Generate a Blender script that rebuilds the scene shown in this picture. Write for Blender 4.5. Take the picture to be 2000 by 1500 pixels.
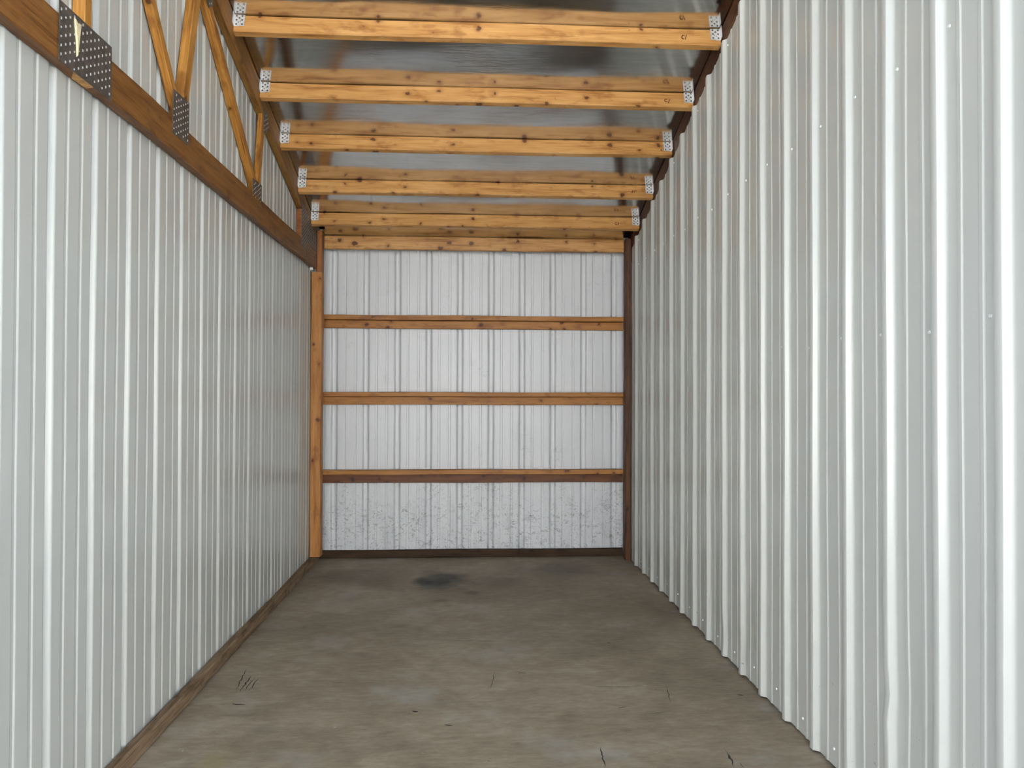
import bpy, bmesh, math, random
from mathutils import Vector, Matrix

random.seed(7)
sc = bpy.context.scene
for o in list(bpy.data.objects):
    bpy.data.objects.remove(o, do_unlink=True)
COL = sc.collection
EYE = 1.19                     # camera height above the slab

# ------------------------------------------------------------------ camera
def cam_axes(yaw, pit, rol):
    f = Vector((math.sin(yaw) * math.cos(pit), math.cos(yaw) * math.cos(pit), math.sin(pit)))
    r = Vector((math.cos(yaw), -math.sin(yaw), 0))
    u = r.cross(f)
    c, s = math.cos(rol), math.sin(rol)
    return c * r + s * u, -s * r + c * u, f
cd = bpy.data.cameras.new('camera')
cam = bpy.data.objects.new('camera', cd)
COL.objects.link(cam)
cd.sensor_width = 36.0
cd.lens = 36.0 * 1500.0 / 2000.0
cd.clip_start = 0.05
r, u, f = cam_axes(0.0559, 0.0130, 0.0031)
m = Matrix(((r.x, u.x, -f.x, 0), (r.y, u.y, -f.y, 0), (r.z, u.z, -f.z, EYE), (0, 0, 0, 1)))
cam.matrix_world = m
sc.camera = cam

# ------------------------------------------------------------------ sky and exposure
w = bpy.data.worlds.new('world')
sc.world = w
w.use_nodes = True
wn = w.node_tree
bg = wn.nodes['Background']
bg.inputs['Color'].default_value = (0.73, 0.84, 1.0, 1)      # even, slightly hazy sky
bg.inputs['Strength'].default_value = 1.10

sd = bpy.data.lights.new('sun', 'SUN')
sd.energy = 15.0
sd.angle = math.radians(1.0)
sd.color = (1.0, 0.985, 0.955)
sun = bpy.data.objects.new('sun', sd)
COL.objects.link(sun)
sun.location = (3, 14, 14)
sun.rotation_euler = Vector((-0.16, -0.72, -0.68)).to_track_quat('-Z', 'Y').to_euler()   # sun from behind the shed: lights the yard and the added row opposite

vs = sc.view_settings
sc.display_settings.display_device = 'sRGB'
vs.view_transform = 'Standard'
vs.look = 'None'
vs.exposure = 1.36
vs.gamma = 1.0
vs.use_curve_mapping = False
sc.cycles.use_denoising = True
sc.cycles.max_bounces = 4
sc.cycles.diffuse_bounces = 3
sc.cycles.glossy_bounces = 3
sc.cycles.caustics_refractive = False
sc.cycles.use_adaptive_sampling = True
sc.cycles.adaptive_threshold = 0.12
sc.cycles.adaptive_min_samples = 24

# ------------------------------------------------------------------ node helpers
class NT:
    def __init__(self, name):
        self.m = bpy.data.materials.new(name)
        self.m.use_nodes = True
        self.t = self.m.node_tree
        self.bsdf = self.t.nodes['Principled BSDF']
    def n(self, typ, ins=None, **props):
        nd = self.t.nodes.new('ShaderNode' + typ)
        for k, v in props.items():
            setattr(nd, k, v)
        for k, v in (ins or {}).items():
            self.put(nd.inputs[k], v)
        return nd
    def put(self, sock, v):
        if hasattr(v, 'links') or isinstance(v, bpy.types.NodeSocket):
            self.t.links.new(v, sock)
        else:
            if isinstance(v, (tuple, list)) and len(v) == 3 and len(getattr(sock, 'default_value', (0,))) == 4:
                v = (*v, 1.0)
            sock.default_value = v
    def math(self, op, a, b=0.0, clamp=False):
        return self.n('Math', {0: a, 1: b}, operation=op, use_clamp=clamp).outputs[0]
    def smooth(self, v, lo, hi, a=0.0, b=1.0):
        nd = self.n('MapRange', {0: v, 1: lo, 2: hi, 3: a, 4: b}, interpolation_type='SMOOTHSTEP')
        return nd.outputs[0]
    def mix(self, fac, a, b, mode='MIX'):
        nd = self.n('Mix', None, data_type='RGBA', blend_type=mode)
        self.put(nd.inputs[0], fac); self.put(nd.inputs[6], a); self.put(nd.inputs[7], b)
        return nd.outputs[2]
    def coords(self, rnd=True):
        tc = self.n('TexCoord').outputs['Object']
        if not rnd:
            return tc
        oi = self.n('ObjectInfo').outputs['Random']
        off = self.math('MULTIPLY', oi, 53.0)
        c = self.n('CombineXYZ', {0: off, 1: off, 2: off}).outputs[0]
        return self.n('VectorMath', {0: tc, 1: c}, operation='ADD').outputs[0]
    def scaled(self, vec, s):
        return self.n('VectorMath', {0: vec, 1: s}, operation='MULTIPLY').outputs[0]
    def noise(self, vec, scale, detail=3.0, rough=0.55, dist=0.0):
        return self.n('TexNoise', {'Vector': vec, 'Scale': scale, 'Detail': detail, 'Roughness': rough, 'Distortion': dist}).outputs['Fac']
    def bump(self, h, strength, dist=0.01):
        b = self.n('Bump', {'Strength': strength, 'Distance': dist, 'Height': h})
        self.t.links.new(b.outputs[0], self.bsdf.inputs['Normal'])
    def out(self, color=None, rough=None, **kw):
        if color is not None: self.put(self.bsdf.inputs['Base Color'], color)
        if rough is not None: self.put(self.bsdf.inputs['Roughness'], rough)
        for k, v in kw.items(): self.put(self.bsdf.inputs[k], v)
        return self.m

def wood(name, light, mid, dark, knot, knots=1.0, blotch=0.5, rough=0.5, grain=1.0, spec=0.4):
    t = NT(name)
    v = t.coords()
    a = t.noise(t.scaled(v, (1.0, 11, 11)), 3.0, 3, 0.6)
    b = t.noise(t.scaled(v, (2.5, 90, 90)), 3.0, 2, 0.6)
    s = t.math('ADD', t.math('MULTIPLY', a, 0.72), t.math('ADD', t.math('MULTIPLY', t.math('SUBTRACT', b, 0.5), 0.28 * grain), 0.14))
    cr = t.n('ValToRGB')
    t.put(cr.inputs[0], s)
    e = cr.color_ramp.elements
    e[0].position = 0.30; e[0].color = (*dark, 1)
    e[1].position = 0.66; e[1].color = (*light, 1)
    k = cr.color_ramp.elements.new(0.46); k.color = (*mid, 1)
    col = cr.outputs[0]
    # darker reddish blotches of stain
    bl = t.smooth(t.noise(t.scaled(v, (4, 9, 9)), 1.5, 3, 0.65), 0.53, 0.68)
    col = t.mix(t.math('MULTIPLY', bl, blotch), col, dark)
    # knots with a swirl around them
    warp = t.n('VectorMath', {0: v, 1: t.scaled(t.n('TexNoise', {'Vector': v, 'Scale': 26.0, 'Detail': 2.0}).outputs['Color'], (0.035, 0.030, 0.030))}, operation='ADD').outputs[0]
    vo = t.n('TexVoronoi', {'Vector': t.scaled(warp, (11, 13, 13)), 'Scale': 1.0, 'Randomness': 1.0}, feature='F1')
    d = vo.outputs['Distance']
    rc = t.n('SeparateColor', {0: vo.outputs['Color']})
    d = t.math('SUBTRACT', d, t.math('MULTIPLY', rc.outputs[1], 0.10))
    halo = t.smooth(d, 0.06, 0.34, 1.0, 0.0)
    core = t.smooth(d, 0.05, 0.13, 1.0, 0.0)
    pick = t.smooth(rc.outputs[0], 0.22, 0.26)
    col = t.mix(t.math('MULTIPLY', t.math('MULTIPLY', halo, 0.5 * knots), pick), col, dark)
    col = t.mix(t.math('MULTIPLY', t.math('MULTIPLY', core, 0.9 * knots), pick), col, knot)
    # small flecks
    fl = t.smooth(t.noise(t.scaled(v, (30, 70, 70)), 1.0, 2, 0.5), 0.70, 0.78)
    col = t.mix(t.math('MULTIPLY', fl, 0.45 * knots), col, knot)
    t.bump(t.math('ADD', b, t.math('MULTIPLY', a, 0.5)), 0.25, 0.004)
    return t.out(col, t.smooth(b, 0.3, 0.7, rough - 0.06, rough + 0.1), **{'Specular IOR Level': spec})

M = {}
M['pine'] = wood('stained_pine', (0.68, 0.375, 0.135), (0.55, 0.27, 0.078), (0.29, 0.105, 0.019), (0.09, 0.025, 0.006), 1.0, 0.62, 0.46, 1.4)
M['girt'] = wood('weathered_girt', (0.50, 0.225, 0.055), (0.39, 0.155, 0.030), (0.21, 0.065, 0.011), (0.075, 0.018, 0.005), 1.0, 0.55, 0.5)
M['girt_shade'] = wood('red_shaded_girt', (0.22, 0.075, 0.016), (0.14, 0.042, 0.010), (0.060, 0.016, 0.005), (0.025, 0.007, 0.003), 0.9, 0.7, 0.5)  # overhang shadow under the lowest rail is put into this darker red-brown
M['post'] = wood('orange_post', (0.54, 0.25, 0.070), (0.43, 0.175, 0.036), (0.25, 0.080, 0.013), (0.085, 0.02, 0.005), 1.0, 0.5, 0.5)
M['redpost'] = wood('red_brown_post', (0.36, 0.135, 0.030), (0.25, 0.080, 0.016), (0.11, 0.030, 0.008), (0.04, 0.010, 0.004), 1.0, 0.7, 0.5)
M['darkshade'] = wood('dark_shaded_timber', (0.135, 0.050, 0.015), (0.080, 0.027, 0.008), (0.035, 0.011, 0.004), (0.02, 0.006, 0.003), 1.0, 0.7, 0.55)  # corner post's shadow is put into this brown; the roof beam shares it
M['chord'] = wood('brown_truss_chord', (0.27, 0.118, 0.029), (0.19, 0.073, 0.015), (0.085, 0.027, 0.006), (0.07, 0.02, 0.006), 0.4, 0.6, 0.5, 2.8)
M['topchord'] = wood('amber_top_chord', (0.33, 0.16, 0.036), (0.235, 0.102, 0.018), (0.12, 0.043, 0.008), (0.07, 0.02, 0.006), 0.6, 0.6, 0.5, 2.2)
M['web'] = wood('honey_truss_web', (0.54, 0.26, 0.056), (0.40, 0.168, 0.028), (0.17, 0.058, 0.009), (0.06, 0.015, 0.005), 0.9, 0.55, 0.48, 2.4)
M['sill'] = wood('treated_sill', (0.31, 0.215, 0.130), (0.20, 0.130, 0.074), (0.085, 0.050, 0.026), (0.04, 0.018, 0.008), 0.4, 0.6, 0.75, 2.4, 0.2)
M['darkwood'] = wood('dark_treated_timber', (0.080, 0.047, 0.025), (0.052, 0.029, 0.015), (0.022, 0.012, 0.006), (0.014, 0.007, 0.004), 0.7, 0.7, 0.7, 1.2, 0.2)  # dark brown treated timber

def plain(name, col, rough=0.5, metal=0.0, spec=0.5, var=0.12, nscale=30):
    t = NT(name)
    v = t.coords()
    nz = t.noise(v, nscale, 4, 0.6)
    c = t.mix(t.smooth(nz, 0.3, 0.7), tuple(x * (1 - var) for x in col), tuple(min(1, x * (1 + var)) for x in col))
    return t.out(c, rough, Metallic=metal, **{'Specular IOR Level': spec})
M['galv'] = plain('galvanised_hanger', (0.80, 0.80, 0.80), 0.42, 0.55, 0.5, 0.10, 60)
M['hole'] = plain('nail_hole', (0.10, 0.075, 0.06), 0.7)
M['plate'] = plain('dull_truss_plate', (0.135, 0.120, 0.105), 0.5, 0.55, 0.5, 0.25, 40)
M['tooth'] = plain('bright_punched_tooth', (0.46, 0.44, 0.41), 0.4, 0.5)
M['ink'] = plain('red_marker', (0.10, 0.018, 0.008), 0.7)
M['raw'] = plain('raw_split_wood', (0.74, 0.62, 0.38), 0.7, 0, 0.3, 0.12, 80)
M['chip'] = plain('fresh_chipped_wood', (0.66, 0.36, 0.13), 0.6, 0, 0.3, 0.25, 60)
M['foam'] = plain('white_foam', (0.80, 0.80, 0.80), 0.8, 0, 0.2, 0.08, 60)
M['screw'] = plain('painted_screw_head', (0.80, 0.80, 0.78), 0.3, 0.2)
M['crack'] = plain('floor_crack', (0.055, 0.048, 0.04), 0.9, 0, 0.1)
M['opposite'] = plain('opposite_bounce_steel', (0.82, 0.82, 0.80), 0.5, 0, 0.4, 0.05, 2)  # pale steel of the added wall that bounces sunlight in
M['yard'] = plain('yard_gravel', (0.45, 0.445, 0.43), 0.9, 0, 0.2, 0.2, 4)

def paint(name, col, grime=0.0, scuff=0.0, rough=0.30):
    """white baked paint on steel; object coords are world coords"""
    t = NT(name)
    v = t.coords(False)
    sep = t.n('SeparateXYZ', {0: v})
    z = sep.outputs[2]
    big = t.noise(v, 1.3, 3, 0.5)
    c = t.mix(t.smooth(big, 0.3, 0.7), tuple(x * 0.97 for x in col), col)
    if grime:
        g = t.noise(t.scaled(v, (1, 2.2, 0.8)), 3.2, 5, 0.65)
        low = t.smooth(z, 0.04, 0.62, 1.0, 0.0)
        gm = t.math('MULTIPLY', t.smooth(g, 0.50, 0.72), low)
        c = t.mix(t.math('MULTIPLY', gm, grime), c, (0.30, 0.29, 0.26))
        sp = t.smooth(t.noise(v, 55, 2, 0.5), 0.71, 0.76)
        c = t.mix(t.math('MULTIPLY', t.math('MULTIPLY', sp, low), 0.6), c, (0.16, 0.15, 0.13))
    if scuff:
        area = t.noise(t.scaled(v, (2.6, 1, 2.0)), 1.6, 4, 0.6)
        low = t.smooth(z, 0.12, 0.62, 1.0, 0.0)
        band = t.math('ADD', t.math('MULTIPLY', low, 0.30), t.smooth(z, 0.56, 0.60, 0.08, 0.0))
        thr = t.math('ADD', area, band)
        reg = t.smooth(thr, 0.52, 0.85)
        s1 = t.noise(t.scaled(v, (24, 1, 40)), 1.0, 6, 0.72, 1.2)
        s2 = t.noise(t.scaled(v, (90, 1, 70)), 1.0, 4, 0.7, 2.0)
        mk = t.smooth(t.math('ADD', t.math('MULTIPLY', s1, 0.6), t.math('MULTIPLY', s2, 0.4)), 0.515, 0.60)
        c = t.mix(t.math('MULTIPLY', t.math('MULTIPLY', mk, reg), scuff), c, (0.20, 0.20, 0.20))
        smear = t.smooth(t.noise(t.scaled(v, (14, 1, 3)), 1.0, 4, 0.6), 0.45, 0.7)
        c = t.mix(t.math('MULTIPLY', t.math('MULTIPLY', smear, reg), 0.35 * scuff), c, (0.33, 0.34, 0.35))
        top = t.smooth(t.noise(t.scaled(v, (70, 1, 70)), 1.0, 3, 0.6), 0.69, 0.75)
        c = t.mix(t.math('MULTIPLY', top, 0.35), c, (0.30, 0.29, 0.27))
    t.bump(t.noise(v, 2.5, 2, 0.4), 0.10, 0.01)
    return t.out(c, rough, **{'Specular IOR Level': 0.5})
M['sheet'] = paint('white_steel_sheet', (0.52, 0.525, 0.49), 0.0, 0.0, 0.24)
M['sheet_grimy'] = paint('white_steel_sheet_grimy', (0.52, 0.525, 0.49), 0.45, 0.0, 0.24)
M['sheet_scuffed_lit'] = paint('white_steel_sheet_scuffed_lit', (0.70, 0.705, 0.715), 0.0, 0.8, 0.36)  # paler base carries the back wall's stronger light; the scuffs are wear

def concrete():
    t = NT('concrete_slab')
    v = t.coords(False)
    a = t.noise(v, 0.9, 5, 0.6, 0.4)
    b = t.noise(t.scaled(v, (1, 1.6, 1)), 5.0, 6, 0.68, 0.6)
    c = t.noise(t.scaled(v, (0.7, 2.2, 1)), 22.0, 5, 0.7)
    s = t.math('ADD', t.math('MULTIPLY', a, 0.40), t.math('ADD', t.math('MULTIPLY', b, 0.36), t.math('MULTIPLY', c, 0.24)))
    cr = t.n('ValToRGB'); t.put(cr.inputs[0], s)
    e = cr.color_ramp.elements
    e[0].position = 0.38; e[0].color = (0.165, 0.124, 0.082, 1)
    e[1].position = 0.62; e[1].color = (0.425, 0.360, 0.272, 1)
    k = cr.color_ramp.elements.new(0.50); k.color = (0.290, 0.232, 0.162, 1)
    col = cr.outputs[0]
    # pale cement bloom and grey patches
    g = t.smooth(t.noise(v, 2.2, 4, 0.6), 0.54, 0.70)
    col = t.mix(t.math('MULTIPLY', g, 0.45), col, (0.40, 0.385, 0.345))
    p = t.smooth(t.noise(t.scaled(v, (1, 2, 1)), 34, 3, 0.6), 0.66, 0.74)
    col = t.mix(t.math('MULTIPLY', p, 0.6), col, (0.125, 0.100, 0.074))
    q = t.smooth(t.noise(t.scaled(v, (1, 2.5, 1)), 27, 4, 0.6, 1.0), 0.68, 0.74)
    col = t.mix(t.math('MULTIPLY', q, 0.5), col, (0.56, 0.54, 0.48))
    sx = t.n('SeparateXYZ', {0: v})
    nz = t.n('TexNoise', {'Vector': v, 'Scale': 6.0, 'Detail': 4.0}).outputs['Fac']
    # x, y, rx, ry, strength, colour : oil, damp and rust marks with their own outline
    stains = [(-0.17, 4.90, 0.20, 0.28, 0.95, (0.040, 0.036, 0.030)),
              (0.02, 4.62, 0.06, 0.055, 0.65, (0.085, 0.066, 0.036)),
              (-0.16, 4.45, 0.07, 0.04, 0.45, (0.10, 0.08, 0.06)),
              (-0.36, 3.98, 0.06, 0.05, 0.45, (0.11, 0.09, 0.065)),
              (0.20, 4.85, 0.20, 0.22, 0.55, (0.115, 0.088, 0.062)),
              (0.62, 5.20, 0.36, 0.24, 0.50, (0.085, 0.070, 0.052)),
              (-0.86, 5.05, 0.18, 0.16, 0.40, (0.11, 0.088, 0.064)),
              (-0.56, 4.90, 0.20, 0.20, 0.45, (0.115, 0.090, 0.062)),
              (-0.82, 2.55, 0.07, 0.10, 0.40, (0.33, 0.26, 0.10)),
              (-0.95, 2.43, 0.05, 0.05, 0.35, (0.33, 0.26, 0.10)),
              (-0.72, 2.78, 0.05, 0.05, 0.30, (0.12, 0.11, 0.095))]
    for (x, y, rx, ry, st, cc) in stains:
        dx = t.math('MULTIPLY', t.math('SUBTRACT', sx.outputs[0], x), 1 / rx)
        dy = t.math('MULTIPLY', t.math('SUBTRACT', sx.outputs[1], y), 1 / ry)
        d = t.math('SQRT', t.math('ADD', t.math('MULTIPLY', dx, dx), t.math('MULTIPLY', dy, dy)))
        d = t.math('ADD', d, t.math('MULTIPLY', t.math('SUBTRACT', nz, 0.5), 1.6))
        mk = t.smooth(d, 0.15, 1.25, 1.0, 0.0)
        col = t.mix(t.math('MULTIPLY', mk, st), col, cc)
    t.bump(t.math('ADD', b, t.math('MULTIPLY', c, 0.5)), 0.22, 0.004)
    return t.out(col, t.smooth(b, 0.3, 0.7, 0.50, 0.72), **{'Specular IOR Level': 0.35})
M['floor'] = concrete()

def foil():
    t = NT('foil_roof_lining')
    v = t.coords(False)
    cre = t.noise(t.scaled(v, (2.2, 16, 16)), 2.6, 4, 0.6, 0.5)
    fine = t.noise(t.scaled(v, (3, 22, 22)), 5.0, 3, 0.6)
    soft = t.noise(v, 3.0, 2, 0.5)
    h = t.math('ADD', t.math('MULTIPLY', cre, 0.7), t.math('MULTIPLY', fine, 0.3))
    amt = t.smooth(soft, 0.40, 0.66)
    t.bump(t.math('MULTIPLY', h, amt), 0.13, 0.006)
    c = t.mix(t.smooth(cre, 0.3, 0.7), (0.58, 0.575, 0.56), (0.68, 0.675, 0.66))
    return t.out(c, t.smooth(soft, 0.3, 0.7, 0.11, 0.17), Metallic=1.0)
M['foil'] = foil()

# ------------------------------------------------------------------ object helpers
def link(name, me, mat, parent=None):
    o = bpy.data.objects.new(name, me)
    COL.objects.link(o)
    if mat is not None and not me.materials:
        me.materials.append(mat)
    if parent is not None:
        o.parent = parent
    return o
def from_bm(name, bm, mat, parent=None, smooth=False):
    bmesh.ops.recalc_face_normals(bm, faces=bm.faces[:])
    me = bpy.data.meshes.new(name)
    bm.to_mesh(me); bm.free()
    if smooth:
        me.shade_smooth()
    return link(name, me, mat, parent)
def empty(name, loc=(0, 0, 0)):
    o = bpy.data.objects.new(name, None)
    o.empty_display_size = 0.1
    COL.objects.link(o)
    o.location = loc
    return o
def tag(o, label=None, cat=None, group=None, kind=None):
    if label: o['label'] = label
    if cat: o['category'] = cat
    if group: o['group'] = group
    if kind: o['kind'] = kind
    return o
def adopt(child, parent):
    """parent keeping the child's world place"""
    child.parent = parent
    pm = Matrix.Translation(parent.location)
    child.matrix_parent_inverse = pm.inverted()
    return child
def Z(z):                      # heights were measured from the eye
    return z + EYE

def board(name, p0, p1, across, wid, thk, mat, parent=None, bevel=0.003, wobble=0.0012):
    """sawn timber from p0 to p1 (centre line); 'across' is the direction of its width. Local x runs along the grain."""
    p0, p1 = Vector(p0), Vector(p1)
    ax = (p1 - p0); L = ax.length; ax.normalize()
    ay = Vector(across); ay = (ay - ax * ay.dot(ax)).normalized()
    az = ax.cross(ay)
    n = max(2, int(L / 0.12))
    bm = bmesh.new()
    rings = []
    ph = random.random() * 9
    hw, ht, b = wid / 2, thk / 2, bevel
    prof = [(-hw + b, -ht), (hw - b, -ht), (hw, -ht + b), (hw, ht - b), (hw - b, ht), (-hw + b, ht), (-hw, ht - b), (-hw, -ht + b)]
    for i in range(n + 1):
        x = -L / 2 + L * i / n
        d1 = wobble * math.sin(ph + x * 3.1) ; d2 = wobble * math.sin(ph * 2 + x * 4.7)
        rings.append([bm.verts.new((x, y + d1 + random.uniform(-1, 1) * wobble * 0.3, z + d2)) for y, z in prof])
    for i in range(n):
        for k in range(8):
            bm.faces.new((rings[i][k], rings[i][(k + 1) % 8], rings[i + 1][(k + 1) % 8], rings[i + 1][k]))
    bm.faces.new(rings[0]); bm.faces.new(rings[-1][::-1])
    o = from_bm(name, bm, mat)
    c = (p0 + p1) / 2
    o.matrix_world = Matrix(((ax.x, ay.x, az.x, c.x), (ax.y, ay.y, az.y, c.y), (ax.z, ay.z, az.z, c.z), (0, 0, 0, 1)))
    if parent is not None:
        adopt(o, parent)
    return o
def boxboard(name, lo, hi, axis, mat, parent=None, **k):
    """axis-aligned timber given by two corners; axis = index the grain runs along"""
    lo, hi = Vector(lo), Vector(hi)
    c = (lo + hi) / 2
    p0, p1 = c.copy(), c.copy()
    p0[axis], p1[axis] = lo[axis], hi[axis]
    a = (axis + 1) % 3; b = (axis + 2) % 3
    ac = Vector((0, 0, 0)); ac[a] = 1
    return board(name, p0, p1, ac, hi[a] - lo[a], hi[b] - lo[b], mat, parent, **k)

# ------------------------------------------------------------------ room shell: positions
P = 0.2286                      # rib pitch of the steel sheets
XL, XLI = -1.101, -1.063        # sheet plane on the left, room face of the truss in front of it
XR = 1.165                      # flat of the right-hand sheets
YB = 5.662                      # flat of the back sheets
YF = 1.05                      # open front of the bay
SL = 0.283                      # roof slope
def foil_z(y): return Z(2.7025 - SL * y)
CS, SN = 1 / math.hypot(1, SL), SL / math.hypot(1, SL)

# ribbed profile ------------------------------------------------------
_H = [(0.033, 0), (0.031, 0), (0.0262, 0.0006), (0.0226, 0.0027), (0.0196, 0.0068), (0.0148, 0.0158), (0.0130, 0.0180), (0.0100, 0.0190)]
MAJ = [(-a, h) for a, h in _H] + [(a, h) for a, h in _H[::-1]]
MIN = [(-0.0125, 0), (-0.0105, 0), (-0.0085, 0.0006), (-0.0058, 0.0030), (0.0058, 0.0030), (0.0085, 0.0006), (0.0105, 0), (0.0125, 0)]
def profile(first, a, b, nar=1.0):
    """(s, h) points from s=a to s=b, major rib centres at first + k*P"""
    pts = []
    k0 = int(math.floor((a - first) / P)) - 1
    k1 = int(math.ceil((b - first) / P)) + 1
    for k in range(k0, k1 + 1):
        c = first + k * P
        pts += [(c + s * nar, h * (0.5 + 0.5 * nar)) for s, h in MAJ]
        for q in (1, 2):
            pts += [(c + q * P / 3 + s, h) for s, h in MIN]
    pts = [p for p in pts if a + 1e-4 < p[0] < b - 1e-4]
    return [(a, 0.0)] + pts + [(b, 0.0)]
def sheet(name, first, a, b, zlo, zhi, place, mat, parent, rows=26, dents=(), lap=0.0, nar=1.0):
    pts = profile(first, a, b, nar)
    bm = bmesh.new()
    cols = []
    for i, (s, h) in enumerate(pts):
        z1 = zhi(s)
        col = []
        for j in range(rows + 1):
            z = zlo + (z1 - zlo) * j / rows
            hh, ss = h, s
            hh += 0.0009 * math.sin(z * 2.3 + s * 5.1) + 0.0006 * math.sin(z * 5.9 + s * 11.0)      # slight oil canning
            if i <= 1: hh += lap * (1 - i)                                                          # lapped edge lies a sheet proud
            for (ds, dz, rs, rz, dh, dshift) in dents:
                g = math.exp(-((s - ds) / rs) ** 2 - ((z - dz) / rz) ** 2)
                hh += dh * g; ss += dshift * g
            col.append(bm.verts.new(place(ss, hh, z)))
        cols.append(col)
    for i in range(len(cols) - 1):
        for j in range(rows):
            bm.faces.new((cols[i][j], cols[i + 1][j], cols[i + 1][j + 1], cols[i][j + 1]))
    me = bpy.data.meshes.new(name)
    bm.to_mesh(me); bm.free()
    me.shade_smooth()
    me.set_sharp_from_angle(angle=math.radians(32))
    return link(name, me, mat, parent)

def screw_mesh(name, spots, axis, mat, parent, r=0.0055):
    """little domed screw heads, all of one sheet joined"""
    bm = bmesh.new()
    for p in spots:
        p = Vector(p); ax = Vector(axis)
        t1 = Vector((0, 0, 1)); t2 = ax.cross(t1)
        ring = [bm.verts.new(p + (t1 * math.cos(q * math.pi / 4) + t2 * math.sin(q * math.pi / 4)) * r) for q in range(8)]
        rin2 = [bm.verts.new(p + ax * 0.0035 + (t1 * math.cos(q * math.pi / 4) + t2 * math.sin(q * math.pi / 4)) * r * 0.7) for q in range(8)]
        for q in range(8):
            bm.faces.new((ring[q], ring[(q + 1) % 8], rin2[(q + 1) % 8], rin2[q]))
        bm.faces.new(rin2)
    o = from_bm(name, bm, mat, parent)
    o['kind'] = 'stuff'
    return o

# ------------------------------------------------------------------ floor, yard, roof lining
bm = bmesh.new()
lo, hi = (-1.30, YF - 0.02), (1.30, 5.72)
vt = [bm.verts.new((x, y, z)) for z in (-0.12, 0.0) for (x, y) in ((lo[0], lo[1]), (hi[0], lo[1]), (hi[0], hi[1]), (lo[0], hi[1]))]
for q in ((0, 1, 2, 3), (4, 5, 6, 7), (0, 1, 5, 4), (1, 2, 6, 5), (2, 3, 7, 6), (3, 0, 4, 7)):
    bm.faces.new([vt[i] for i in q])
floor = from_bm('floor', bm, M['floor'])
tag(floor, 'stained grey-brown concrete slab floor of the empty bay', kind='structure')

bm = bmesh.new()
vt = [bm.verts.new(p) for p in ((-14, YF - 0.03, -0.06), (14, YF - 0.03, -0.06), (14, -22, -0.06), (-14, -22, -0.06))]
bm.faces.new(vt)
yard = from_bm('ground', bm, M['yard'])
tag(yard, 'pale gravel yard outside the open front', kind='structure')

bm = bmesh.new()
nx, ny = 44, 110
grid = []
for i in range(nx + 1):
    x = XL - 0.03 + (XR + 0.09 - XL) * i / nx
    row = []
    for j in range(ny + 1):
        y = YF + (5.72 - YF) * j / ny
        edge = min(abs(x - XLI), abs(XR - x))
        dz = 0.0012 * math.sin(x * 9 + y * 3) + 0.0010 * math.sin(y * 17 + x * 4.0) + 0.0012
        row.append(bm.verts.new((x, y, foil_z(y) + dz)))
    grid.append(row)
for i in range(nx):
    for j in range(ny):
        bm.faces.new((grid[i][j], grid[i][j + 1], grid[i + 1][j + 1], grid[i + 1][j]))
ceil = from_bm('ceiling', bm, M['foil'], smooth=True)
tag(ceil, 'silver reflective foil lining under the sloping roof', kind='structure')

# ------------------------------------------------------------------ steel walls
wl = tag(empty('wall_left', (XL, 2.5, 0)), 'white ribbed steel wall behind the roof truss', kind='structure')
firstL = 1.8744 - 0.019
def lip(k): return firstL + k * P - 0.0225
cutsL = [YF, lip(-1), lip(3), lip(6), lip(10), lip(14), 5.675]
for i in range(len(cutsL) - 1):
    a, b = cutsL[i], cutsL[i + 1]
    s = sheet('steel_sheet', firstL, a + (0.001 if i else 0), b + (0.003 if i < len(cutsL) - 2 else 0), 0.0, lambda s: foil_z(s) + 0.0,
              lambda s, h, z: (XL - h, s, z), M['sheet'], None, 24, lap=0.0030, nar=0.70)
    adopt(s, wl)

wr = tag(empty('wall_right', (XR, 2.5, 0)), 'white ribbed steel liner wall with ribs standing into the bay', kind='structure')
firstR = 5.2704 - 0.0065
def right_top(s): return foil_z(s) - 0.119
dR = [(firstR - 14 * P, 0.36, 0.028, 0.05, -0.005, -0.002), (firstR - 14 * P, 0.28, 0.03, 0.03, 0.005, 0.003),
      (firstR - 15 * P, -0.02, 0.06, 0.17, -0.004, 0.010), (firstR - 8 * P, 0.10, 0.028, 0.07, -0.007, 0.002),
      (firstR - 14.4 * P, 0.40, 0.06, 0.10, -0.003, 0.0), (firstR - 12.6 * P, 0.35, 0.07, 0.25, -0.003, 0.0)]
cutsR = [YF] + [firstR - k * P + 0.031 for k in (17, 13, 9, 5, 1)] + [5.457]
for i in range(len(cutsR) - 1):
    a, b = cutsR[i], cutsR[i + 1]
    s = sheet('steel_sheet', firstR, a, b + (0.002 if i < len(cutsR) - 2 else 0), 0.0095, right_top,
              lambda s, h, z: (XR - h, s, z), M['sheet_grimy'], None, 44, dents=dR, lap=0.0014)
    adopt(s, wr)
    sp = []
    for k in range(0, 24):
        c = firstR - k * P
        for (dy, zz) in ((-0.040, Z(0.90)), (0.046, Z(0.17)), (-0.125, 0.070)):
            if a < c + dy < b and zz < right_top(c + dy) - 0.02:
                sp.append((XR - 0.0005, c + dy, zz + random.uniform(-0.012, 0.012)))
        if k % 2 == 0 and a < c - 0.04 < b:
            sp.append((XR - 0.0005, c - 0.04, right_top(c) - 0.03))
    if sp:
        q = screw_mesh('screw_heads', sp, (-1, 0, 0), M['screw'], None)
        q.parent = s

bm = bmesh.new()
vt = [bm.verts.new(p) for p in ((XR + 0.043, YF, 0.0), (XR + 0.043, 5.69, 0.0), (XR + 0.043, 5.69, foil_z(5.69) + 0.03), (XR + 0.043, YF, foil_z(YF) + 0.03))]
bm.faces.new(vt)
adopt(from_bm('light_block_sheet', bm, M['sheet']), wr)  # added unseen behind the liner to stop sun leaking into the corner

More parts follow.
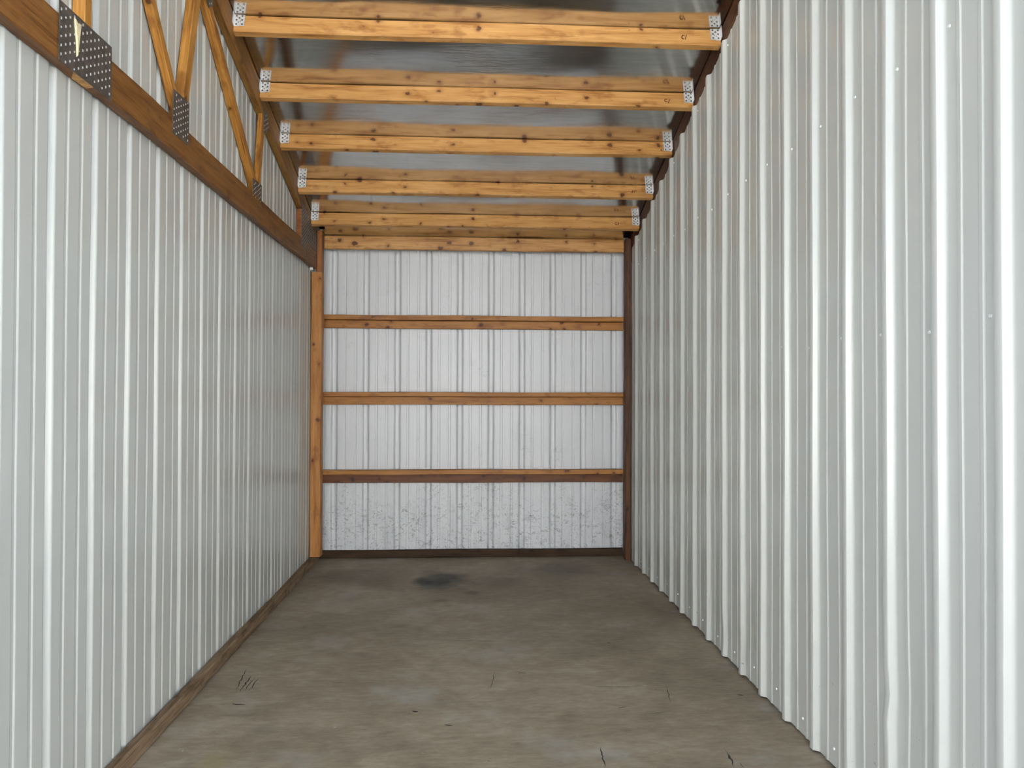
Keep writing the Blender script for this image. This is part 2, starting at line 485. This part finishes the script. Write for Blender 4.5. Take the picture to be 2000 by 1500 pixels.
wb = tag(empty('wall_back', (0, YB, 0)), 'white ribbed steel back wall with scuffed lower band', kind='structure')
firstB = -0.9811
cutsB = [-1.16, firstB + 2 * P - 0.031, firstB + 5 * P + 0.031, firstB + 8 * P - 0.031, 1.24]
dB = [(firstB + 1 * P, 0.17, 0.03, 0.05, -0.010, 0.0), (firstB + 5 * P, 0.20, 0.03, 0.03, -0.007, 0.003), (firstB, 0.08, 0.03, 0.06, -0.006, 0.004)]
for i in range(len(cutsB) - 1):
    s = sheet('steel_sheet', firstB, cutsB[i], cutsB[i + 1] + 0.002, 0.02, lambda s: foil_z(YB) + 0.004,
              lambda s, h, z: (s, YB + h, z), M['sheet_scuffed_lit'], None, 34, dents=dB, lap=0.0014)
    adopt(s, wb)

# unseen rest of the shed and an added row opposite, which shape the light
def quad(name, pts, mat, label):
    bm = bmesh.new(); bm.faces.new([bm.verts.new(p) for p in pts])
    return tag(from_bm(name, bm, mat), label, kind='structure')
quad('roof', [(-9, YF - 0.1, foil_z(YF - 0.1) + 0.06), (9, YF - 0.1, foil_z(YF - 0.1) + 0.06), (9, 5.80, foil_z(5.80) + 0.06), (-9, 5.80, foil_z(5.80) + 0.06)], M['sheet'], 'steel roof above the foil lining')
quad('wall_rear_cladding', [(-9, 5.72, 0), (9, 5.72, 0), (9, 5.72, foil_z(5.72) + 0.1), (-9, 5.72, foil_z(5.72) + 0.1)], M['sheet'], 'outer steel cladding of the shed row')
quad('wall_opposite_bounce', [(-12, -9.0, -0.06), (12, -9.0, -0.06), (12, -9.0, 3.6), (-12, -9.0, 3.6)], M['opposite'], 'added unseen pale steel front across the yard, bouncing sunlight in')

# front of the bay above the open door
bm = bmesh.new()
zl = 3.05
bmesh.ops.create_cube(bm, size=1.0, matrix=Matrix.Translation((0.03, YF - 0.05, (zl + foil_z(YF)) / 2)) @ Matrix.Diagonal((2.5, 0.09, foil_z(YF) - zl, 1)))
wf = from_bm('wall_front', bm, M['sheet'])
tag(wf, 'white wall panel above the open door', kind='structure')

# ------------------------------------------------------------------ purlins with their hangers
def strokes(name, segs, mat, thick=0.0035):
    bm = bmesh.new()
    for pts in segs:
        for (x0, y0), (x1, y1) in zip(pts[:-1], pts[1:]):
            d = Vector((x1 - x0, y1 - y0)); L = max(d.length, 1e-5); n = Vector((-d.y, d.x)) / L * thick / 2; e = d / L * thick * 0.3
            c = [(x0 - e.x + n.x, y0 - e.y + n.y), (x1 + e.x + n.x, y1 + e.y + n.y), (x1 + e.x - n.x, y1 + e.y - n.y), (x0 - e.x - n.x, y0 - e.y - n.y)]
            t = [bm.verts.new((*q, 0.0006)) for q in c]; bt = [bm.verts.new((*q, 0.0)) for q in c]
            bm.faces.new(t)
            for q in range(4): bm.faces.new((t[q], bt[q], bt[(q + 1) % 4], t[(q + 1) % 4]))
    return from_bm(name, bm, mat)

def hanger_meshes():
    """face plate lying on the board (x 0..w from the truss, y down from the top edge), flange folded onto the truss"""
    w_, h_ = 0.047, 0.062
    bm = bmesh.new()
    def bx(lo, hi):
        bmesh.ops.create_cube(bm, size=1.0, matrix=Matrix.Translation([(a + b) / 2 for a, b in zip(lo, hi)]) @ Matrix.Diagonal([*(b - a for a, b in zip(lo, hi)), 1]))
    bx((0.001, -h_, 0.0), (w_, -0.001, 0.0018))                 # plate on the board
    bx((0.0005, -h_, 0.0), (0.0023, -0.001, 0.026))             # flange on the truss face
    bx((0.001, -h_ - 0.0015, -0.018), (w_ * 0.5, -h_, 0.0018))  # seat tab under the edge
    bmesh.ops.bevel(bm, geom=[e for e in bm.edges], offset=0.0004, segments=1, affect='EDGES')
    a = bpy.data.meshes.new('hanger'); bm.to_mesh(a); bm.free(); a.materials.append(M['galv'])
    bm = bmesh.new()
    for (hx, hy, hr) in ((0.22, 0.14, 1), (0.76, 0.14, 1), (0.50, 0.31, 0.95), (0.24, 0.49, 1), (0.76, 0.49, 1), (0.44, 0.67, 0.55), (0.62, 0.60, 0.5), (0.24, 0.85, 1), (0.78, 0.85, 1)):
        bmesh.ops.create_circle(bm, cap_ends=True, segments=10, radius=0.0047 * hr, matrix=Matrix.Translation((hx * w_, -hy * h_, 0.0021)))
    bmesh.ops.recalc_face_normals(bm, faces=bm.faces[:])
    b = bpy.data.meshes.new('nail_holes'); bm.to_mesh(b); bm.free(); b.materials.append(M['hole'])
    return a, b
HA, HB = hanger_meshes()
C_MARK = {1: [[(0.004, 0.019), (-0.004, 0.022), (-0.009, 0.012), (-0.008, 0.002), (-0.001, 0.001)], [(0.014, 0.024), (0.010, 0.012), (0.006, -0.001)]],
          2: [[(-0.002, 0.016), (-0.012, 0.017), (-0.017, 0.010), (-0.014, 0.003), (-0.003, 0.002)], [(0.012, 0.018), (0.007, 0.008), (0.002, -0.006)]],
          3: [[(-0.004, 0.012), (-0.010, 0.006), (-0.004, 0.001)], [(0.006, 0.014), (0.012, 0.004), (0.020, 0.010), (0.026, 0.002)]],
          4: [[(-0.020, 0.002), (-0.008, 0.004), (-0.004, 0.020), (-0.012, 0.012)], [(0.002, 0.018), (0.006, 0.002)], [(0.004, 0.018), (0.020, 0.020)]],
          5: [[(0.002, 0.016), (-0.008, 0.018), (-0.012, 0.008), (-0.006, 0.001), (0.003, 0.002)], [(0.014, 0.018), (0.012, 0.0)]]}
MARK_X = {1: 0.175, 2: 0.135, 3: 0.055, 4: 0.125, 5: 0.155}
PUR = [3.524, 3.965, 4.388, 4.841, 5.241]        # y of the lower back edge of each purlin
plab = ['pale knotty roof purlin along the top edge of the picture, highest of the five',
        'second-highest roof purlin, the one with a large knot pair near the left hanger',
        'middle of the five roof purlins hung between truss and steel wall',
        'second-lowest roof purlin with V-shaped dark knots along its face',
        'lowest of the five roof purlins, just above the eave board']
nrm = Vector((0, SN, CS)); dwn = Vector((0, CS, -SN))
x0, x1 = XLI + 0.001, XR - 0.001
for i, yb in enumerate(PUR):
    bb = Vector((0, yb, Z(2.610 - SL * yb)))
    ctr = bb - dwn * 0.019 + nrm * 0.0445
    root = tag(empty('roof_purlin', (0, ctr.y, ctr.z)), plab[i], 'purlin', 'roof purlins hung between the trusses')
    board('board', (x0, ctr.y, ctr.z), (x1, ctr.y, ctr.z), nrm, 0.088, 0.038, M['pine'], root, 0.004)
    ft = bb - dwn * 0.0405 + nrm * 0.088        # top of front face
    for side in (0, 1):
        h = bpy.data.objects.new('hanger', HA); COL.objects.link(h)
        hh = bpy.data.objects.new('nail_holes', HB); COL.objects.link(hh)
        hh.parent = h; hh['kind'] = 'stuff'
        if side == 0:
            xx, o = Vector((1, 0, 0)), Vector((x0, ft.y, ft.z))
        else:
            xx, o = Vector((-1, 0, 0)), Vector((x1, ft.y, ft.z))
        zz = -dwn; yy = nrm
        h.matrix_world = Matrix(((xx.x, yy.x, zz.x, o.x), (xx.y, yy.y, zz.y, o.y), (xx.z, yy.z, zz.z, o.z), (0, 0, 0, 1)))
        adopt(h, root)
        h['label'] = 'bright galvanised metal hanger with punched nail holes'
    mk = strokes('handwritten_mark', C_MARK[i + 1], M['ink'])
    o = ft - nrm * 0.062 + Vector((x1 - MARK_X[i + 1], 0, 0)) - dwn * 0.0006
    mk.matrix_world = Matrix(((1, 0, 0, o.x), (0, nrm.y, -dwn.y, o.y), (0, nrm.z, -dwn.z, o.z), (0, 0, 0, 1)))
    adopt(mk, root)
    mk['label'] = 'dark red handwritten letter and number'

# eave board at the head of the back wall
eb = boxboard('eave_board', (-1.052, 5.545, Z(1.037)), (1.124, 5.583, Z(1.131)), 0, M['pine'], bevel=0.004)
tag(eb, 'knotty timber board across the top of the back wall under the foil', 'board')

# ------------------------------------------------------------------ girts on the back wall
G = [(0.567, 0.533, 0.4745, 'girt', 'girt', 'upper of three timber rails across the white back wall'),
     (0.012, -0.020, -0.080, 'girt', 'girt', 'middle of three timber rails across the white back wall'),
     (-0.552, -0.584, -0.648, 'girt', 'girt_shade', 'lowest timber rail across the back wall, overhang shade coloured into its red-brown lower board')]
for (t1, t2, t3, ma, mb, lab) in G:
    root = tag(empty('wall_girt', (0, 5.62, Z(t2))), lab, 'rail', 'timber rails on the back wall')
    boxboard('shelf_board', (-1.075, 5.572, Z(t2)), (1.132, 5.659, Z(t1)), 0, M[ma], root)
    boxboard('backing_board', (-1.075, 5.622, Z(t3)), (1.136, 5.659, Z(t2) - 0.001), 0, M[mb], root)

sp = boxboard('sill_plate', (-1.075, 5.615, 0.001), (1.136, 5.659, Z(-1.136)), 0, M['darkwood'], bevel=0.005)
tag(sp, 'dark treated timber sill along the foot of the back wall', 'sill')

# ------------------------------------------------------------------ corner posts
lp = tag(empty('corner_post', (-1.06, 5.44, 0)), 'orange knotty timber post in the corner beside the truss end', 'post')
boxboard('post_board', (XL + 0.002, 5.400, Z(-1.133)), (-1.026, 5.489, Z(0.845)), 2, M['post'], lp, bevel=0.004)
boxboard('upper_post_board', (XLI + 0.001, 5.407, Z(0.846)), (-1.026, 5.489, foil_z(5.489) - 0.012), 2, M['redpost'], lp)
rp = boxboard('corner_post', (1.124, 5.459, 0.001), (1.1635, 5.548, foil_z(5.548) - 0.012), 2, M['darkshade'])
tag(rp, 'red-brown timber post with shade in its colour, in the corner beside the steel liner wall', 'post')

# floor sill under the truss wall
fs = boxboard('floor_sill', (XL + 0.001, YF + 0.02, 0.001), (XLI, 5.50, Z(-1.1344)), 1, M['sill'], bevel=0.006, wobble=0.0022)
tag(fs, 'weathered brown treated timber sill on the floor along the steel wall', 'sill')

rs = boxboard('floor_sill', (XR + 0.0035, YF + 0.02, 0.001), (XR + 0.0415, 5.60, Z(-1.1344)), 1, M['sill'], bevel=0.006)  # unseen mirrored sill, added to block sun leaking under the liner
tag(rs, 'hidden timber sill added to block light in the thin gap under the ribbed liner wall', 'sill')

# ------------------------------------------------------------------ roof truss on the left
tr = tag(empty('roof_truss', (-1.08, 2.5, Z(0.866))), 'brown timber roof truss with toothed metal plates in front of steel wall', 'truss')
boxboard('bottom_chord', (XL + 0.002, YF + 0.02, Z(0.866)), (XLI, 5.404, Z(0.988)), 1, M['chord'], tr, wobble=0.0028)
def slope_beam(name, xa, xb, ya, yb, depth, mat, parent=None, gap=0.004):
    p0 = Vector(((xa + xb) / 2, ya, foil_z(ya) - gap)) - nrm * depth / 2
    p1 = Vector(((xa + xb) / 2, yb, foil_z(yb) - gap)) - nrm * depth / 2
    return board(name, p0, p1, nrm, depth, xb - xa, mat, parent)
slope_beam('top_chord', XL + 0.002, XLI, YF + 0.02, 5.395, 0.124, M['topchord'], tr)
XC = (XL + XLI) / 2 + 0.001
def web(y0, z0, y1, z1, wid, thk=0.035, xc=XC):
    d = Vector((0, y1 - y0, z1 - z0)); ac = Vector((0, -d.z, d.y))
    return board('web', (xc, y0, Z(z0)), (xc, y1, Z(z1)), ac, wid, thk, M['web'], tr, wobble=0.0006)
web(2.190, 0.990, 2.190, 1.944, 0.041)
web(2.905, 1.002, 2.12, 1.935, 0.042, 0.030)
web(2.900, 0.995, 3.090, 1.685, 0.056)
web(3.905, 1.020, 3.120, 1.640, 0.050)
web(3.925, 0.993, 4.020, 1.432, 0.058, 0.024, XC + 0.005)
def prism(name, poly, xa, xb, mat, parent, bevel=0.0):
    cy = sum(p[0] for p in poly) / len(poly); cz = sum(p[1] for p in poly) / len(poly)
    bm = bmesh.new()
    A = [bm.verts.new((xa, y - cy, z - cz)) for y, z in poly]; B = [bm.verts.new((xb, y - cy, z - cz)) for y, z in poly]
    bm.faces.new(A); bm.faces.new(B[::-1])
    for i in range(len(poly)):
        j = (i + 1) % len(poly); bm.faces.new((A[i], A[j], B[j], B[i]))
    o = from_bm(name, bm, mat)
    o.location = (0, cy, Z(cz))
    adopt(o, parent)
    return o
prism('heel_block', [(4.925, 0.990), (5.402, 0.990), (5.402, 1.035), (4.925, 1.170)], XL + 0.003, XLI - 0.001, M['redpost'], tr)

def plate(poly, pitch=0.0235, seed=1):
    """toothed connector: poly in (y, z) on the truss face"""
    o = prism('connector_plate', poly, XLI + 0.0002, XLI + 0.0020, M['plate'], tr)
    o['label'] = 'dull grey toothed metal connector plate'
    rnd = random.Random(seed)
    cy = sum(p[0] for p in poly) / len(poly); cz = sum(p[1] for p in poly) / len(poly)
    ys = [p[0] for p in poly]; zs = [p[1] for p in poly]
    def inside(y, z):
        s = None
        for i in range(len(poly)):
            (ya, za), (yb, zb) = poly[i], poly[(i + 1) % len(poly)]
            L = math.hypot(yb - ya, zb - za)
            c = ((yb - ya) * (z - za) - (zb - za) * (y - ya)) / L
            if abs(c) < 0.006: return False
            if s is None: s = c > 0
            elif (c > 0) != s: return False
        return True
    bm = bmesh.new()
    j = 0; y = min(ys) + pitch * 0.35
    while y < max(ys):
        z = min(zs) + pitch * (0.3 if j % 2 else 0.8)
        while z < max(zs):
            if inside(y, z):
                a, b = 0.0021, 0.0044 * rnd.uniform(0.7, 1.1)
                q = [(-a, -b), (a, -b * 0.7), (a, b), (-a, b * 0.8)]
                base = [bm.verts.new((XLI + 0.0021, y - cy + p, z - cz + r_)) for p, r_ in q]
                top = [bm.verts.new((XLI + 0.0040, y - cy + p * 0.5 + 0.001, z - cz + r_ * 0.6)) for p, r_ in q]
                bm.faces.new(top)
                for k in range(4): bm.faces.new((base[k], base[(k + 1) % 4], top[(k + 1) % 4], top[k]))
            z += pitch
        y += pitch * 0.95; j += 1
    if bm.verts:
        t_ = from_bm('punched_teeth', bm, M['tooth'], o)
        t_['kind'] = 'stuff'
    else:
        bm.free()
    return o
plate([(2.036, 0.860), (2.329, 0.864), (2.327, 1.024), (2.036, 1.018)], seed=2)
plate([(2.798, 0.930), (2.957, 0.934), (2.958, 1.098), (2.802, 1.091)], seed=3)
plate([(3.810, 0.953), (3.976, 0.959), (3.980, 1.062), (3.814, 1.056)], seed=4)
plate([(3.125, 1.590), (3.165, 1.565), (3.215, 1.600), (3.205, 1.780), (3.115, 1.790)], seed=5)
plate([(4.006, 1.350), (4.040, 1.340), (4.100, 1.400), (4.086, 1.455), (4.010, 1.475)], seed=6)
plate([(4.918, 0.940), (5.398, 0.885), (5.398, 1.085), (4.918, 1.222)], seed=7)
# split sliver of pale wood pushed through the big plate
bm = bmesh.new()
sl = [(2.108, 1.006), (2.122, 0.998), (2.140, 1.004), (2.132, 0.955), (2.123, 0.905), (2.118, 0.950)]
A = [bm.verts.new((XLI + 0.002, y, Z(z))) for y, z in sl]
B = [bm.verts.new((XLI + 0.007, y * 0.9 + 2.125 * 0.1, Z(z * 0.9 + 0.096))) for y, z in sl]
bm.faces.new(B); bm.faces.new(A[::-1])
for i in range(6): bm.faces.new((A[i], A[(i + 1) % 6], B[(i + 1) % 6], B[i]))
adopt(from_bm('wood_sliver', bm, M['raw']), tr)['label'] = 'pale torn wood sliver'
# chipped lower edge of the bottom chord
bm = bmesh.new()
ch = [(XL + 0.004, 2.135), (XLI + 0.0008, 2.095), (XLI + 0.0008, 2.225), (XL + 0.012, 2.235)]
A = [bm.verts.new((x, y, Z(0.8665))) for x, y in ch]; B = [bm.verts.new((x, y, Z(0.8638))) for x, y in ch]
bm.faces.new(A); bm.faces.new(B[::-1])
for i in range(4): bm.faces.new((A[i], A[(i + 1) % 4], B[(i + 1) % 4], B[i]))
adopt(from_bm('chipped_edge', bm, M['chip']), tr)['label'] = 'bright freshly chipped wood patch'

# right-hand truss: only its top chord shows above the liner wall
rt = slope_beam('rafter_beam', XR + 0.0035, XR + 0.0415, YF + 0.02, 5.60, 0.150, M['darkshade'])
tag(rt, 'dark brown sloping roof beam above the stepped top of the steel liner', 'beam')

# dab of foam where the truss meets the post
bm = bmesh.new()
bmesh.ops.create_icosphere(bm, subdivisions=2, radius=0.013)
for v_ in bm.verts:
    v_.co *= 1 + 0.25 * math.sin(v_.co.x * 400 + v_.co.z * 300)
fd = from_bm('foam_dab', bm, M['foam'], smooth=True)
fd.location = (-1.084, 5.335, Z(0.858))
tag(fd, 'small white foam dab under the truss end beside the post', 'foam')

# ------------------------------------------------------------------ cracks and scrapes in the slab
def crack(name, pts, wd, mat, seed):
    rnd = random.Random(seed)
    path = []
    for (xa, ya), (xb, yb) in zip(pts[:-1], pts[1:]):
        n = max(2, int(math.hypot(xb - xa, yb - ya) / 0.012))
        for i in range(n):
            f_ = i / n
            path.append((xa + (xb - xa) * f_ + rnd.uniform(-1, 1) * 0.003, ya + (yb - ya) * f_ + rnd.uniform(-1, 1) * 0.003))
    path.append(pts[-1])
    bm = bmesh.new(); prev = None
    for i, (x, y) in enumerate(path):
        k = math.sin(math.pi * (i + 0.5) / len(path)) * rnd.uniform(0.4, 1.2)
        a, b = path[max(0, i - 1)], path[min(len(path) - 1, i + 1)]
        dx, dy = b[0] - a[0], b[1] - a[1]; L = math.hypot(dx, dy) or 1
        nx_, ny_ = -dy / L * wd * k / 2, dx / L * wd * k / 2
        cur = (bm.verts.new((x + nx_, y + ny_, 0.0004)), bm.verts.new((x - nx_, y - ny_, 0.0004)))
        if prev: bm.faces.new((prev[0], prev[1], cur[1], cur[0]))
        prev = cur
    return from_bm(name, bm, mat, floor)
FLOOR_PX = [([(1172, 1460), (1178, 1485), (1182, 1499)], 0.006), ([(1418, 1466), (1428, 1484), (1434, 1499)], 0.008), ([(1300, 1337), (1304, 1352), (1310, 1371)], 0.003),
            ([(966, 1312), (962, 1330), (957, 1347)], 0.003), ([(1158, 1341), (1232, 1342)], 0.0035), ([(460, 1350), (482, 1305)], 0.006), ([(468, 1352), (492, 1318)], 0.006),
            ([(478, 1350), (498, 1322)], 0.005), ([(486, 1350), (505, 1325)], 0.005), ([(1446, 1490), (1452, 1499)], 0.003), ([(805, 1389), (816, 1390)], 0.010), ([(868, 1416), (884, 1417)], 0.010),
            ([(1185, 1255), (1192, 1256)], 0.014), ([(1208, 1383), (1222, 1381)], 0.007), ([(1013, 1315), (1026, 1315)], 0.010), ([(855, 1251), (985, 1252)], 0.004), ([(1440, 1357), (1452, 1358)], 0.010),
            ([(1269, 1394), (1300, 1391)], 0.003), ([(455, 1375), (478, 1376)], 0.012)]
def floor_pt(px, py):
    d = f + r * ((px - 1000) / 1500.0) - u * ((py - 750) / 1500.0)
    k = -EYE / d.z
    return (d.x * k, d.y * k)
for i, (pp, wd) in enumerate(FLOOR_PX):
    crack('crack', [floor_pt(*q) for q in pp], wd, M['crack'], i)
